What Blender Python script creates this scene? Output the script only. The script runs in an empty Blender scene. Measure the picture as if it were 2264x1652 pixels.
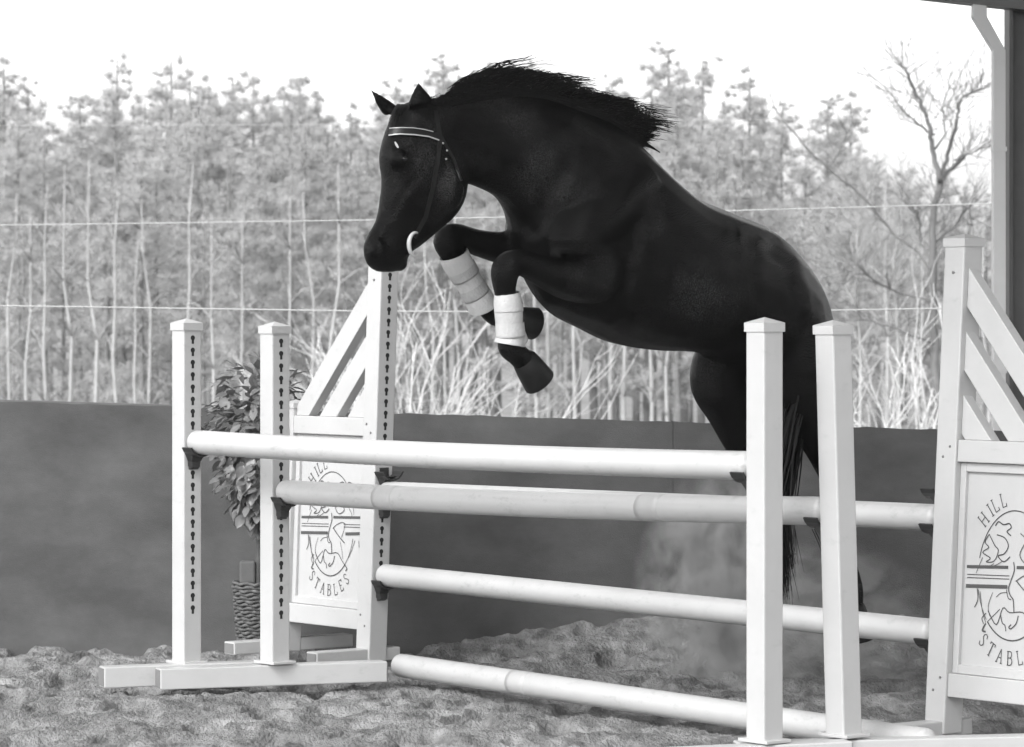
import bpy, bmesh, math, random
from mathutils import Vector, Matrix, noise
from mathutils.bvhtree import BVHTree
R = math.radians
rnd = random.Random(7)
scene = bpy.context.scene
COL = scene.collection

# ------------------------------------------------------------------ camera, world, sun
F, CX, HY, HC = 7800.0, 1132.0, 700.0, 1.6
cam_d = bpy.data.cameras.new('camera'); cam = bpy.data.objects.new('camera', cam_d); COL.objects.link(cam)
cam.location = (0, 0, HC); cam.rotation_euler = (R(90), 0, 0)
cam_d.sensor_width = 36; cam_d.lens = F / 2264 * 36; cam_d.shift_y = -(826 - HY) / 2264
cam_d.clip_start = 0.1; cam_d.clip_end = 6000
cam_d.dof.use_dof = True; cam_d.dof.focus_distance = 14.4; cam_d.dof.aperture_fstop = 8
scene.camera = cam
SUN_EL, SUN_AZ = 42, 214       # azimuth clockwise from +Y
w = bpy.data.worlds.new('World'); scene.world = w; w.use_nodes = True
nt = w.node_tree; bg = nt.nodes['Background']
sky = nt.nodes.new('ShaderNodeTexSky'); sky.sky_type = 'NISHITA'; sky.sun_disc = False
sky.sun_elevation = R(SUN_EL); sky.sun_rotation = R(SUN_AZ); sky.air_density = 1.0; sky.dust_density = 3.0
bw = nt.nodes.new('ShaderNodeRGBToBW')
nt.links.new(sky.outputs[0], bw.inputs[0]); nt.links.new(bw.outputs[0], bg.inputs[0])
bg.inputs[1].default_value = 0.15
sl = bpy.data.lights.new('sun', 'SUN'); sl.energy = 0.38; sl.angle = R(24); sl.color = (1, 1, 1)
so = bpy.data.objects.new('sun', sl); COL.objects.link(so)
az, el = R(SUN_AZ), R(SUN_EL)
sd = Vector((math.sin(az) * math.cos(el), math.cos(az) * math.cos(el), math.sin(el)))
so.rotation_euler = sd.to_track_quat('Z', 'Y').to_euler(); so.location = (0, -20, 30)
scene.view_settings.view_transform = 'Standard'; scene.view_settings.look = 'None'
scene.view_settings.gamma = 1; scene.view_settings.exposure = 1.65

# ------------------------------------------------------------------ helpers
def mat(name, c=0.5, rough=0.6, noise_scale=None, amt=0.0, bump=0.0, bump_scale=60, spec=0.5, stretch=(1, 1, 1), trans=0, extra=None):
    m = bpy.data.materials.new(name); m.use_nodes = True
    n = m.node_tree; p = n.nodes['Principled BSDF']
    p.inputs['Base Color'].default_value = (c, c, c, 1); p.inputs['Roughness'].default_value = rough
    p.inputs['Specular IOR Level'].default_value = spec
    tc = n.nodes.new('ShaderNodeTexCoord'); mp = n.nodes.new('ShaderNodeMapping'); mp.inputs['Scale'].default_value = stretch
    n.links.new(tc.outputs['Object'], mp.inputs[0])
    if noise_scale:
        t = n.nodes.new('ShaderNodeTexNoise'); t.inputs['Scale'].default_value = noise_scale; t.inputs['Detail'].default_value = 6
        t.inputs['Roughness'].default_value = 0.65
        n.links.new(mp.outputs[0], t.inputs[0])
        r = n.nodes.new('ShaderNodeMapRange'); r.inputs[1].default_value = 0.3; r.inputs[2].default_value = 0.7
        r.inputs[3].default_value = c * (1 - amt); r.inputs[4].default_value = min(1, c * (1 + amt))
        n.links.new(t.outputs[0], r.inputs[0]); n.links.new(r.outputs[0], p.inputs['Base Color'])
    if bump:
        t2 = n.nodes.new('ShaderNodeTexNoise'); t2.inputs['Scale'].default_value = bump_scale; t2.inputs['Detail'].default_value = 5
        n.links.new(mp.outputs[0], t2.inputs[0])
        b = n.nodes.new('ShaderNodeBump'); b.inputs['Strength'].default_value = bump; b.inputs['Distance'].default_value = 0.02
        n.links.new(t2.outputs[0], b.inputs['Height']); n.links.new(b.outputs[0], p.inputs['Normal'])
    if trans:
        out = n.nodes['Material Output']; tr = n.nodes.new('ShaderNodeBsdfTranslucent'); tr.inputs[0].default_value = (c, c, c, 1)
        mx = n.nodes.new('ShaderNodeMixShader'); mx.inputs[0].default_value = trans
        n.links.new(p.outputs[0], mx.inputs[1]); n.links.new(tr.outputs[0], mx.inputs[2]); n.links.new(mx.outputs[0], out.inputs[0])
    return m

def rail_mat(nm='rail_vinyl', lo=.54, hi=.74, f=.6):
    m = mat(nm, 0.42, 0.34, 2.5, 0.06, 0.05, 25); n = m.node_tree; p = n.nodes['Principled BSDF']
    tc = n.nodes.new('ShaderNodeTexCoord'); mp = n.nodes.new('ShaderNodeMapping'); mp.inputs['Scale'].default_value = (1, 1, 2.2)
    n.links.new(tc.outputs['Object'], mp.inputs[0])
    t = n.nodes.new('ShaderNodeTexNoise'); t.inputs['Scale'].default_value = 9; t.inputs['Detail'].default_value = 9; t.inputs['Roughness'].default_value = 0.75
    n.links.new(mp.outputs[0], t.inputs[0])
    r = n.nodes.new('ShaderNodeMapRange'); r.inputs[1].default_value = lo; r.inputs[2].default_value = hi; r.inputs[3].default_value = 0; r.inputs[4].default_value = f
    n.links.new(t.outputs[0], r.inputs[0])
    mx = n.nodes.new('ShaderNodeMix'); mx.data_type = 'RGBA'; mx.inputs['B'].default_value = (0.2, 0.2, 0.2, 1)
    old = p.inputs['Base Color'].links[0].from_socket
    n.links.new(old, mx.inputs['A']); n.links.new(r.outputs[0], mx.inputs['Factor']); n.links.new(mx.outputs['Result'], p.inputs['Base Color'])
    return m
VINYL = rail_mat('white_vinyl', .58, .78, .4)
VINYL_PLAIN = mat('white_vinyl_cap', 0.42, 0.35, 5.0, 0.05)  # same white as the posts, without scuffs; caps and base plates
BLACKPL = mat('black_plastic', 0.02, 0.4)
HOLE = mat('hole_dark', 0.012, 0.9)
RUB = mat('open_tube_end', 0.16, 0.7)
SCREW = mat('screw_metal', 0.16, 0.5)
PAINT = mat('dark_paint', 0.06, 0.6)
PANEL = mat('sign_panel', 0.42, 0.3, 4.0, 0.05)

def tag(o, label=None, cat=None, group=None, kind=None):
    if label: o['label'] = label
    if cat: o['category'] = cat
    if group: o['group'] = group
    if kind: o['kind'] = kind
    return o
def empty(name, loc=(0, 0, 0), label=None, cat=None, group=None):
    o = bpy.data.objects.new(name, None); COL.objects.link(o); o.location = loc; o.empty_display_size = 0.1
    return tag(o, label, cat, group)

class MB:
    def __init__(s): s.v = []; s.f = []; s.sm = []
    def add(s, vs, fs, smooth=False):
        b = len(s.v); s.v += [tuple(v) for v in vs]; s.f += [tuple(i + b for i in f) for f in fs]; s.sm += [smooth] * len(fs)
    def box(s, c, ax, ay, az, hx, hy, hz):
        c, ax, ay, az = map(Vector, (c, ax, ay, az)); vs = []
        for k in (-1, 1):
            for j in (-1, 1):
                for i in (-1, 1): vs.append(c + ax * hx * i + ay * hy * j + az * hz * k)
        s.add(vs, [(0, 2, 3, 1), (4, 5, 7, 6), (0, 1, 5, 4), (2, 6, 7, 3), (0, 4, 6, 2), (1, 3, 7, 5)])
    def tube(s, pts, rad, n=10, cap=True, smooth=True):
        pts = [Vector(p) for p in pts]; rings = []; prev = None
        if not isinstance(rad, (list, tuple)): rad = [rad] * len(pts)
        vs = []
        for i, p in enumerate(pts):
            t = (pts[min(i + 1, len(pts) - 1)] - pts[max(i - 1, 0)])
            t = t.normalized() if t.length > 1e-9 else Vector((0, 0, 1))
            if prev is None: a = t.orthogonal().normalized()
            else:
                a = prev - t * prev.dot(t); a = a.normalized() if a.length > 1e-6 else t.orthogonal().normalized()
            prev = a; b = t.cross(a)
            for k in range(n):
                q = 2 * math.pi * k / n; vs.append(p + (a * math.cos(q) + b * math.sin(q)) * rad[i])
        fs = []
        for i in range(len(pts) - 1):
            for k in range(n):
                fs.append((i * n + k, i * n + (k + 1) % n, (i + 1) * n + (k + 1) % n, (i + 1) * n + k))
        if cap: fs.append(tuple(range(n))[::-1]); fs.append(tuple((len(pts) - 1) * n + k for k in range(n)))
        s.add(vs, fs, smooth)
    def rings(s, rings, cap=True, smooth=True):
        n = len(rings[0]); vs = [p for r in rings for p in r]; fs = []
        for i in range(len(rings) - 1):
            for k in range(n): fs.append((i * n + k, i * n + (k + 1) % n, (i + 1) * n + (k + 1) % n, (i + 1) * n + k))
        if cap: fs.append(tuple(range(n))[::-1]); fs.append(tuple((len(rings) - 1) * n + k for k in range(n)))
        s.add(vs, fs, smooth)
    def mesh(s, name, m):
        me = bpy.data.meshes.new(name); me.from_pydata(s.v, [], s.f)
        me.polygons.foreach_set('use_smooth', s.sm); 
        if m: me.materials.append(m)
        me.update(); return me
    def build(s, name, m, parent=None, bevel=0, fix=False):
        me = s.mesh(name, m); o = bpy.data.objects.new(name, me); COL.objects.link(o)
        if fix:
            bm = bmesh.new(); bm.from_mesh(me); bmesh.ops.recalc_face_normals(bm, faces=bm.faces); bm.to_mesh(me); bm.free()
        if parent is not None:
            o.parent = parent; o.matrix_parent_inverse = Matrix.Identity(4)
            off = parent_world(parent)
            me.transform(off.inverted())
        if bevel:
            b = o.modifiers.new('bevel', 'BEVEL'); b.width = bevel; b.segments = 2; b.limit_method = 'ANGLE'
        return o
def parent_world(p):
    M = Matrix.Identity(4)
    while p is not None:
        M = Matrix.LocRotScale(p.location, p.rotation_euler, p.scale) @ M; p = p.parent
    return M

def cat(rings, m=4):            # Catmull-Rom between rings
    out = []; n = len(rings)
    for i in range(n - 1):
        p0, p1, p2, p3 = rings[max(i - 1, 0)], rings[i], rings[i + 1], rings[min(i + 2, n - 1)]
        for k in range(m):
            t = k / m; out.append([(2 * b + (c - a) * t + (2 * a - 5 * b + 4 * c - d) * t * t + (3 * b - a - 3 * c + d) * t ** 3) * 0.5 for a, b, c, d in zip(p0, p1, p2, p3)])
    out.append(rings[-1]); return out
def px(X, Y, d):                   # photo coordinate at depth d -> world
    return Vector(((X - CX) / F * d, d, HC + (HY - Y) / F * d))

# ------------------------------------------------------------------ ground
def sand_z(x, y):
    n = noise.noise
    z = 0.020 * n(Vector((x * 1.1, y * 0.9, 3.1)))
    w1 = 0.25 * n(Vector((x * 2.2, y * 1.6, 9.1)))
    a = n(Vector((x * 4.6 + 3 + w1, y * 3.2 + w1, 1.7))); b = n(Vector((x * 10.5, y * 7.0 + w1, 8.2))); c = n(Vector((x * 19, y * 13, 2.2))); e = n(Vector((x * 52, y * 34, 6.2)))
    z += 0.020 * a + 0.016 * b + 0.012 * c * (0.7 + a) + 0.006 * e
    for q, (sx, sy, o) in enumerate(((4.4, 2.7, 11), (6.6, 3.9, 31))):     # hoof pits with thrown-up rims
        h = n(Vector((x * sx + o, y * sy, 5.5 + q)))
        if h > 0.16: tt = min(1, (h - 0.16) / 0.26); z -= (0.055, 0.030)[q] * tt * tt * (3 - 2 * tt)
        elif h > 0.04: z += 0.005 * (1 - abs(h - 0.10) / 0.06)
    z *= .8
    z -= .06 * max(0, min(1, (-x + .2) / 1.0)) * max(0, min(1, (y - 16.3) / 1.2))
    t = max(0, 1 - (wall_y(x) - y) / (0.55 + 0.75 * max(0, min(1, (x + 0.9) / 1.4))))
    if t > 0:
        z += t * t * (0.0 + 0.13 * max(0, min(1, (x + 0.8) / 1.4)) + 0.035 * n(Vector((x * 1.9, 4.4, y * 1.2)))) + t * (0.022 * n(Vector((x * 7, 1, y * 5))) + 0.012 * n(Vector((x * 18, 3, y * 12))))
    return z - 0.03
def wall_y(x): return 17.95 - 0.11 * (x + 2.6)

SAND = mat('arena_sand_mat', 0.185, 0.95, 9.0, 0.6, 1.0, 70, spec=0.1, stretch=(1, .45, 1))
GROUND = mat('meadow_mat', 0.22, 1.0, 0.35, 0.35, spec=0)
def grid(x0, x1, y0, y1, nx, ny, fz, name, m):
    vs = []; fs = []
    for j in range(ny + 1):
        y = y0 + (y1 - y0) * j / ny
        for i in range(nx + 1):
            x = x0 + (x1 - x0) * i / nx; vs.append((x, y, fz(x, y)))
    for j in range(ny):
        for i in range(nx):
            a = j * (nx + 1) + i; fs.append((a, a + 1, a + nx + 2, a + nx + 1))
    b = MB(); b.add(vs, fs, True); return b.build(name, m)
tag(grid(-3.2, 3.2, 12.2, 18.35, 760, 560, sand_z, 'arena_sand', SAND), kind='structure')
def outer_z(x, y):
    inside = (-3.0 < x < 3.0 and 12.4 < y < 18.2)
    z = -0.03
    if y > 19: z = -0.03 - 3.0 * min(1, (y - 19) / 55)
    return z - (0.35 if inside else 0)
def outer():
    xs = [-1500, -300, -90, -40, -15, -6, -3.15, -2.9, 2.9, 3.15, 6, 15, 40, 90, 300, 1500]
    ys = [-400, -60, -15, 0, 6, 12.25, 12.5, 18.1, 18.3, 19, 25, 35, 50, 74, 90, 140, 300, 900, 3500]
    vs = [(x, y, outer_z(x, y)) for y in ys for x in xs]; nx = len(xs)
    fs = [(j * nx + i, j * nx + i + 1, (j + 1) * nx + i + 1, (j + 1) * nx + i) for j in range(len(ys) - 1) for i in range(nx - 1)]
    b = MB(); b.add(vs, fs, True); tag(b.build('ground', GROUND), kind='structure')
outer()

# ------------------------------------------------------------------ board wall round the arena
WALLM = mat('wall_board_mat', 0.072, 0.85, 1.6, 0.35, 0.25, 160, spec=0.25, stretch=(1, 1, 1.6))
WALLC = mat('wall_cap_mat', 0.09, 0.6, 3, 0.2)
wallth = empty('board_wall', (-1.6, wall_y(-1.6), 0), 'long dark grey board kick wall behind the jump with sand heaped at its foot', 'wall')
def wtop(X): return 888 + 0.0298 * X
def wx(X):    # photo x on wall line
    a = (X - CX) / F; y = (17.95 - 0.11 * 2.6) / (1 + 0.11 * a); return a * y, y
ed = [-700, 384, 1484, 2300, 3000]
for i in range(4):
    b = MB(); X0, X1 = ed[i], ed[i + 1] + 3
    n = 34; fr = []; 
    for k in range(n + 1):
        X = X0 + (X1 - X0) * k / n; x, y = wx(X); zt = px(X, wtop(X) + rnd.uniform(-1.6, 1.6) + (0 if i != 1 else 0), y).z
        zo = 0.004 * (i % 2)
        fr.append([(x, y - zo, -0.3), (x, y - zo, zt), (x, y + 0.022, zt), (x, y + 0.022, -0.3)])
    b.rings(fr, smooth=False); b.build('board', WALLM, wallth, fix=True)
b = MB()
for X0, X1 in ((-700, 382), (386, 3000)):
    fr = []
    for k in range(11):
        X = X0 + (X1 - X0) * k / 10; x, y = wx(X); zt = px(X, wtop(X) + (-4 if X < 385 else 2), y).z
        fr.append([(x, y + 0.025, zt - 0.09), (x, y + 0.025, zt), (x, y + 0.062, zt), (x, y + 0.062, zt - 0.09)])
    b.rings(fr, smooth=False)
b.build('top_rail', WALLC, wallth, fix=True)

# ------------------------------------------------------------------ jump
r_dir = Vector((0.634, -0.773, 0)).normalized(); p_dir = Vector((-r_dir.y, r_dir.x, 0)); UP = Vector((0, 0, 1))
def keyholes(th, base, up, face_n, side, z0, z1, dz, off):
    z = z0
    while z > z1:
        c = base + up * z + face_n * off
        circ = [c + (side * math.cos(a) + up * math.sin(a)) * 0.0115 for a in [2 * math.pi * k / 12 for k in range(12)]]
        mb = MB(); mb.add(circ, [tuple(range(12))])
        c2 = c + face_n * 0.0004
        mb.add([c2 - side * 0.0062, c2 + side * 0.0062, c2 + side * 0.0062 - up * 0.026, c2 - side * 0.0062 - up * 0.026], [(0, 1, 2, 3)]); mb.build('keyhole', HOLE, th)
        z -= dz
def post_mesh(th, base, up, h, half, top_cap=True, name='post'):
    side = p_dir; nr = (side.cross(up)).normalized(); 
    b = MB(); b.box(base + up * h / 2, r_dir, side, up, half, half, h / 2); b.build(name, VINYL, th, bevel=0.006)
    cz = base + up * h
    b = MB(); hh = half + 0.0045
    b.box(cz + up * 0.004, r_dir, side, up, hh, hh, 0.016)
    b2 = [cz + up * 0.0202 + r_dir * hh * i + side * hh * j for i, j in ((-1, -1), (1, -1), (1, 1), (-1, 1))] + [cz + up * 0.040]
    b.add(b2, [(0, 1, 4), (1, 2, 4), (2, 3, 4), (3, 0, 4)])
    b.build('post_cap', VINYL_PLAIN, th, fix=True)
def cup(th, c, fwd, w=0.05):
    """jump cup: back plate against the post, curved tongue under the rail"""
    b = MB(); s = p_dir
    b.box(c - fwd * 0.003 + UP * -0.055, fwd, s, UP, 0.004, 0.026, 0.05)
    n = 9; ang = [math.pi * (1.12 + 0.76 * k / (n - 1)) for k in range(n)]
    R0 = 0.057
    for k in range(n - 1):
        pts = []
        for a in (ang[k], ang[k + 1]):
            for rr in (R0, R0 + 0.008):
                for e in (0.0015, 0.07): pts.append(c + s * math.cos(a) * rr + UP * math.sin(a) * rr + fwd * e)
        b.add(pts, [(0, 1, 5, 4), (2, 6, 7, 3), (0, 4, 6, 2), (1, 3, 7, 5), (0, 2, 3, 1), (4, 5, 7, 6)])
    # tapering web below the tongue
    t = [(0.045, -0.045), (-0.045, -0.045), (-0.028, -0.085), (-0.024, -0.12), (0.024, -0.12), (0.028, -0.085)]
    A = [c + s * x + UP * z + fwd * 0.002 for x, z in t]; B = [c + s * x * 0.8 + UP * (z if z > -0.1 else z + 0.012) + fwd * (0.05 if z > -0.07 else 0.025) for x, z in t]
    b.rings([A, B], smooth=False)
    return b.build('jump_cup', BLACKPL, th, fix=True)
def foot(th, a, b_, z0=0.0, hgt=0.09, wid=0.09):
    a, b_ = Vector(a), Vector(b_); d = (b_ - a); L = d.length; d.normalize(); s = Vector((-d.y, d.x, 0)).normalized(); up = d.cross(s)
    m = MB(); c = (a + b_) / 2 + UP * (z0 + hgt / 2); m.box(c, d, s, up, L / 2, wid / 2, hgt / 2); f = m.build('foot', VINYL, th, bevel=0.005)
    for e in (-1, 1): m = MB(); m.box(c + d * e * (L / 2 + 0.0015), d, s, up, 0.0015, wid / 2 - 0.007, hgt / 2 - 0.007); m.build('tube_opening', RUB, f)
def brace(th, c):
    m = MB(); m.box(c + UP * 0.006, r_dir, p_dir, UP, 0.075, 0.06, 0.006); m.build('base_plate', VINYL_PLAIN, th, bevel=0.002)

def standard(loc, zb, ztop, lean, label, holes, feet, cups, rot=1):
    base = Vector((loc[0], loc[1], zb)); th = empty('jump_standard', (loc[0], loc[1], 0), label, 'jump stand', 'single post stands of the oxer')
    up = (UP + Vector((lean, 0, 0))).normalized(); h = ztop - zb - 0.04
    post_mesh(th, base, up, h, 0.047)
    keyholes(th, base, up, r_dir * holes, p_dir, h - 0.045, 0.2, 0.0535, 0.0474)
    for f in feet: foot(th, *f)
    brace(th, base)
    for z, kind in cups:
        cup(th, base + up * (z - zb) + r_dir * holes * 0.049, r_dir * holes)
    return base, up
A = (-1.422, 15.42); B = (-1.03, 15.32); C = (0.897, 12.53); D = (1.195, 12.70)
standard(A, 0.085, 1.592, 0.0, 'white post stand with keyholes, leftmost of the jump, holding the high front rail', 1,
         [((-1.77, 15.22, 0), (-1.06, 15.50, 0))], [(1.053, 0)])
standard(B, 0.095, 1.578, 0.0, 'white post stand with keyholes beside the leafy topiary, holding the second rail', 1,
         [((-1.52, 15.15, 0), (-0.56, 15.49, 0))], [(0.842, 0)])
standard(C, 0.09, 1.598, 0.0, 'nearest upright white post stand, covering the hind legs, holding the high front rail', -1,
         [((0.45, 12.38, -0.01), (1.20, 12.58, 0))], [(1.068, 0)])
standard(D, 0.09, 1.588, -0.027, 'leaning white post stand between the nearest post and the right wing', -1,
         [((0.80, 12.60, -0.008), (2.15, 12.86, -0.008))], [(0.897, 0)])

def rail(P0, P1, sag, label, name='jump_rail', rad=0.052, bands=(0.33, 0.66)):
    P0, P1 = Vector(P0), Vector(P1); n = 40; pts = []; rr = []
    d = (P1 - P0).normalized()
    for k in range(n + 1):
        t = k / n; pts.append(P0.lerp(P1, t) - UP * sag * 4 * t * (1 - t)); rr.append(rad)
    head = []; hr = []
    for k in range(7):
        a = math.pi / 2 * k / 6; head.append(P0 - d * 0.03 * math.cos(a)); hr.append(max(0.012, rad * math.sin(a) * 1.0 if k < 6 else rad)) 
    hr = [max(rad * 0.55, h) if i == 0 else max(h, rad * 0.62) for i, h in enumerate(hr)]
    tail = [P1 + d * 0.03 * math.sin(math.pi / 2 * k / 6) for k in range(1, 7)]; tr = [max(rad * 0.6, rad * math.cos(math.pi / 2 * k / 6)) for k in range(1, 7)]
    th = empty(name, tuple(P0.lerp(P1, .5)), label, 'jump rail', 'white poles of the jump')
    m = MB(); m.tube(head[:-1] + pts + tail, hr[:-1] + rr + tr, 32); m.build('pole', RAILM, th)
    for t in bands:
        m = MB(); L = (P1 - P0).length; q = []
        for k in range(5):
            tt = t + (k - 2) / 4 * 0.13 / L; q.append(P0.lerp(P1, tt) - UP * sag * 4 * tt * (1 - tt))
        m.tube(q, rad + 0.0002, 32); m.build('tape_band', RAILB, th)
RAILM = rail_mat(); RAILB = mat('rail_tape', 0.385, 0.4, 8, 0.06)
def near(loc, zz, s): return Vector((loc[0], loc[1], zz)) + r_dir * s
rail(near(A, 1.053, 0.085), near(C, 1.068, -0.085), 0.012, 'white rail at the top front of the jump, above all the others', bands=())
rail(near(B, 0.842, 0.085), near((D[0] - .02, D[1]), 0.897, -0.085), 0.014, 'second white rail from the top, in front of the wing rail at the same height', bands=(.223, .725))

# wings
WL = Vector((-0.655, 16.38, 0)); WR = Vector((1.657, 13.56, 0))
def letter_strokes(ch):
    S = {'H': [[(0, 0), (0, 1)], [(.7, 0), (.7, 1)], [(0, .5), (.7, .5)], [(-.1, 0), (.12, 0)], [(-.1, 1), (.12, 1)], [(.58, 0), (.82, 0)], [(.58, 1), (.82, 1)]],
         'I': [[(.35, 0), (.35, 1)], [(.2, 0), (.5, 0)], [(.2, 1), (.5, 1)]],
         'L': [[(.1, 1), (.1, 0), (.65, 0), (.65, .2)], [(0, 1), (.25, 1)]],
         'S': [[(.62, .8), (.5, .97), (.25, 1), (.08, .85), (.1, .65), (.5, .42), (.65, .22), (.5, .03), (.2, 0), (.05, .2)]],
         'T': [[(.35, 0), (.35, 1)], [(0, .85), (0, 1), (.7, 1), (.7, .85)], [(.22, 0), (.48, 0)]],
         'A': [[(0, 0), (.35, 1), (.7, 0)], [(.15, .38), (.55, .38)], [(-.1, 0), (.12, 0)], [(.58, 0), (.82, 0)]],
         'B': [[(.1, 0), (.1, 1)], [(0, 1), (.42, 1)], [(.42, 1), (.58, .93), (.62, .77), (.55, .6), (.42, .53)], [(.1, .53), (.42, .53)], [(.42, .53), (.62, .46), (.7, .27), (.62, .08), (.42, 0)], [(0, 0), (.42, 0)]],
         'E': [[(.65, .2), (.65, 0), (.1, 0), (.1, 1), (.62, 1), (.62, .82)], [(.1, .52), (.45, .52)]]}
    return S[ch]
def emblem_lines():
    L = []   # (polyline, width)
    def arc(a0, a1, a=.18, b=.245, n=28, cx=0, cy=0): return [(cx + a * math.cos(R(t)), cy + b * math.sin(R(t))) for t in [a0 + (a1 - a0) * k / n for k in range(n + 1)]]
    L.append((arc(166, 52), .0045)); L.append((arc(44, 12), .003)); L.append((arc(-132, -48), .0055)); L.append((arc(-165, -135), .003)); L.append((arc(-45, -15), .003))
    for v0, w_ in ((.022, .012), (-.052, .014)):
        L.append(([(-.235, v0), (-.03, v0 + .008)], w_)); L.append(([(.02 if v0 > 0 else .12, v0 + .01), (.25, v0 + .018)], w_))
    for v0 in (-.008, -.02): L.append(([(-.235, v0), (-.02, v0 + .006)], .0035)); L.append(([(.10, v0 + .010), (.25, v0 + .014)], .0035))
    # horses' heads and riders above the bars
    L += [([(-.10, .185), (-.085, .20), (-.06, .19), (-.03, .195), (-.02, .18), (-.04, .165), (-.02, .15)], .005),
          ([(-.13, .15), (-.15, .12), (-.13, .10), (-.16, .08), (-.12, .06), (-.14, .045), (-.10, .05), (-.08, .09), (-.10, .11), (-.13, .15)], .004),
          ([(-.09, .15), (-.05, .14), (-.03, .11), (-.05, .08), (-.08, .07), (-.05, .05), (-.02, .07)], .0045),
          ([(.05, .19), (.08, .20), (.11, .185), (.13, .20), (.16, .19), (.14, .17), (.10, .175)], .005),
          ([(.03, .16), (.07, .14), (.10, .15), (.12, .12), (.08, .10), (.10, .07), (.06, .05), (.03, .08), (.05, .12)], .004),
          ([(.14, .17), (.155, .12), (.13, .09), (.16, .05), (.15, .03)], .003),
          ([(-.16, .06), (-.175, .03), (-.19, .0)], .003), ([(-.1, .04), (-.12, .03)], .003), ([(-.06, .05), (-.09, .035), (-.13, .022)], .003)]
    # plunging horse in the middle
    L += [([(0, .05), (.005, .02), (-.01, -.02), (-.02, -.05), (-.01, -.075), (.005, -.09), (.01, -.12), (.012, -.135)], .005),
          ([(.015, -.02), (.05, 0), (.085, .01), (.11, .005)], .004), ([(.02, -.02), (.05, -.045), (.085, -.07), (.11, -.085)], .005),
          ([(.11, .005), (.10, -.03), (.085, -.06)], .003), ([(-.03, -.055), (-.02, -.085), (-.005, -.09)], .004),
          ([(-.12, -.14), (-.075, -.19), (-.045, -.125), (-.01, -.14), (.055, -.135), (.09, -.165), (.13, -.20)], .0045),
          ([(-.12, -.18), (-.06, -.13)], .003),
          ([(-.18, -.06), (-.175, -.10), (-.19, -.13)], .0045), ([(-.165, -.07), (-.15, -.14), (-.13, -.185)], .003),
          ([(-.13, -.15), (-.15, -.17), (-.14, -.19)], .0035), ([(-.13, -.19), (-.145, -.215), (-.13, -.22)], .007),
          ([(-.10, -.07), (-.12, -.12), (-.11, -.16)], .0025), ([(-.055, -.15), (-.045, -.18), (-.03, -.19), (-.025, -.21)], .004),
          ([(.035, -.15), (.025, -.18), (.0, -.20), (-.01, -.195), (0, -.185)], .0045), ([(.075, -.08), (.09, -.12), (.10, -.16)], .0025),
          ([(.19, -.07), (.16, -.13), (.12, -.18)], .003), ([(.12, -.19), (.135, -.205), (.125, -.215)], .006), ([(.22, -.07), (.225, -.10)], .004),
          ([(-.08, -.085), (-.06, -.07), (-.03, -.065)], .003)]
    def text(ch, cx, cy, rot, h=.052):
        for st in letter_strokes(ch):
            pts = []
            for x, y in st:
                x = (x - .35) * h * .70; y = (y - .5) * h; pts.append((cx + x * math.cos(rot) - y * math.sin(rot), cy + x * math.sin(rot) + y * math.cos(rot)))
            L.append((pts, .0046 if abs(st[0][0] - st[-1][0]) < .36 and abs(st[0][1] - st[-1][1]) > .9 else .0036))
    for ch, x, y, a in zip('STABLES', (-.137, -.097, -.05, 0, .05, .093, .132), (-.252, -.285, -.306, -.312, -.306, -.285, -.252), (-42, -28, -14, 0, 14, 28, 40)): text(ch, x, y, R(a))
    for ch, x, y, a in zip('HILL', (-.163, -.130, -.105, -.066), (.205, .242, .262, .282), (50, 40, 32, 20)): text(ch, x, y, R(a))
    return L
def smooth_line(pl):
    if len(pl) < 3 or len(pl) > 12: return pl
    c = cat([[Vector(p)] for p in pl], 4); return [tuple(p[0]) for p in c]
EML = emblem_lines()
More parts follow.
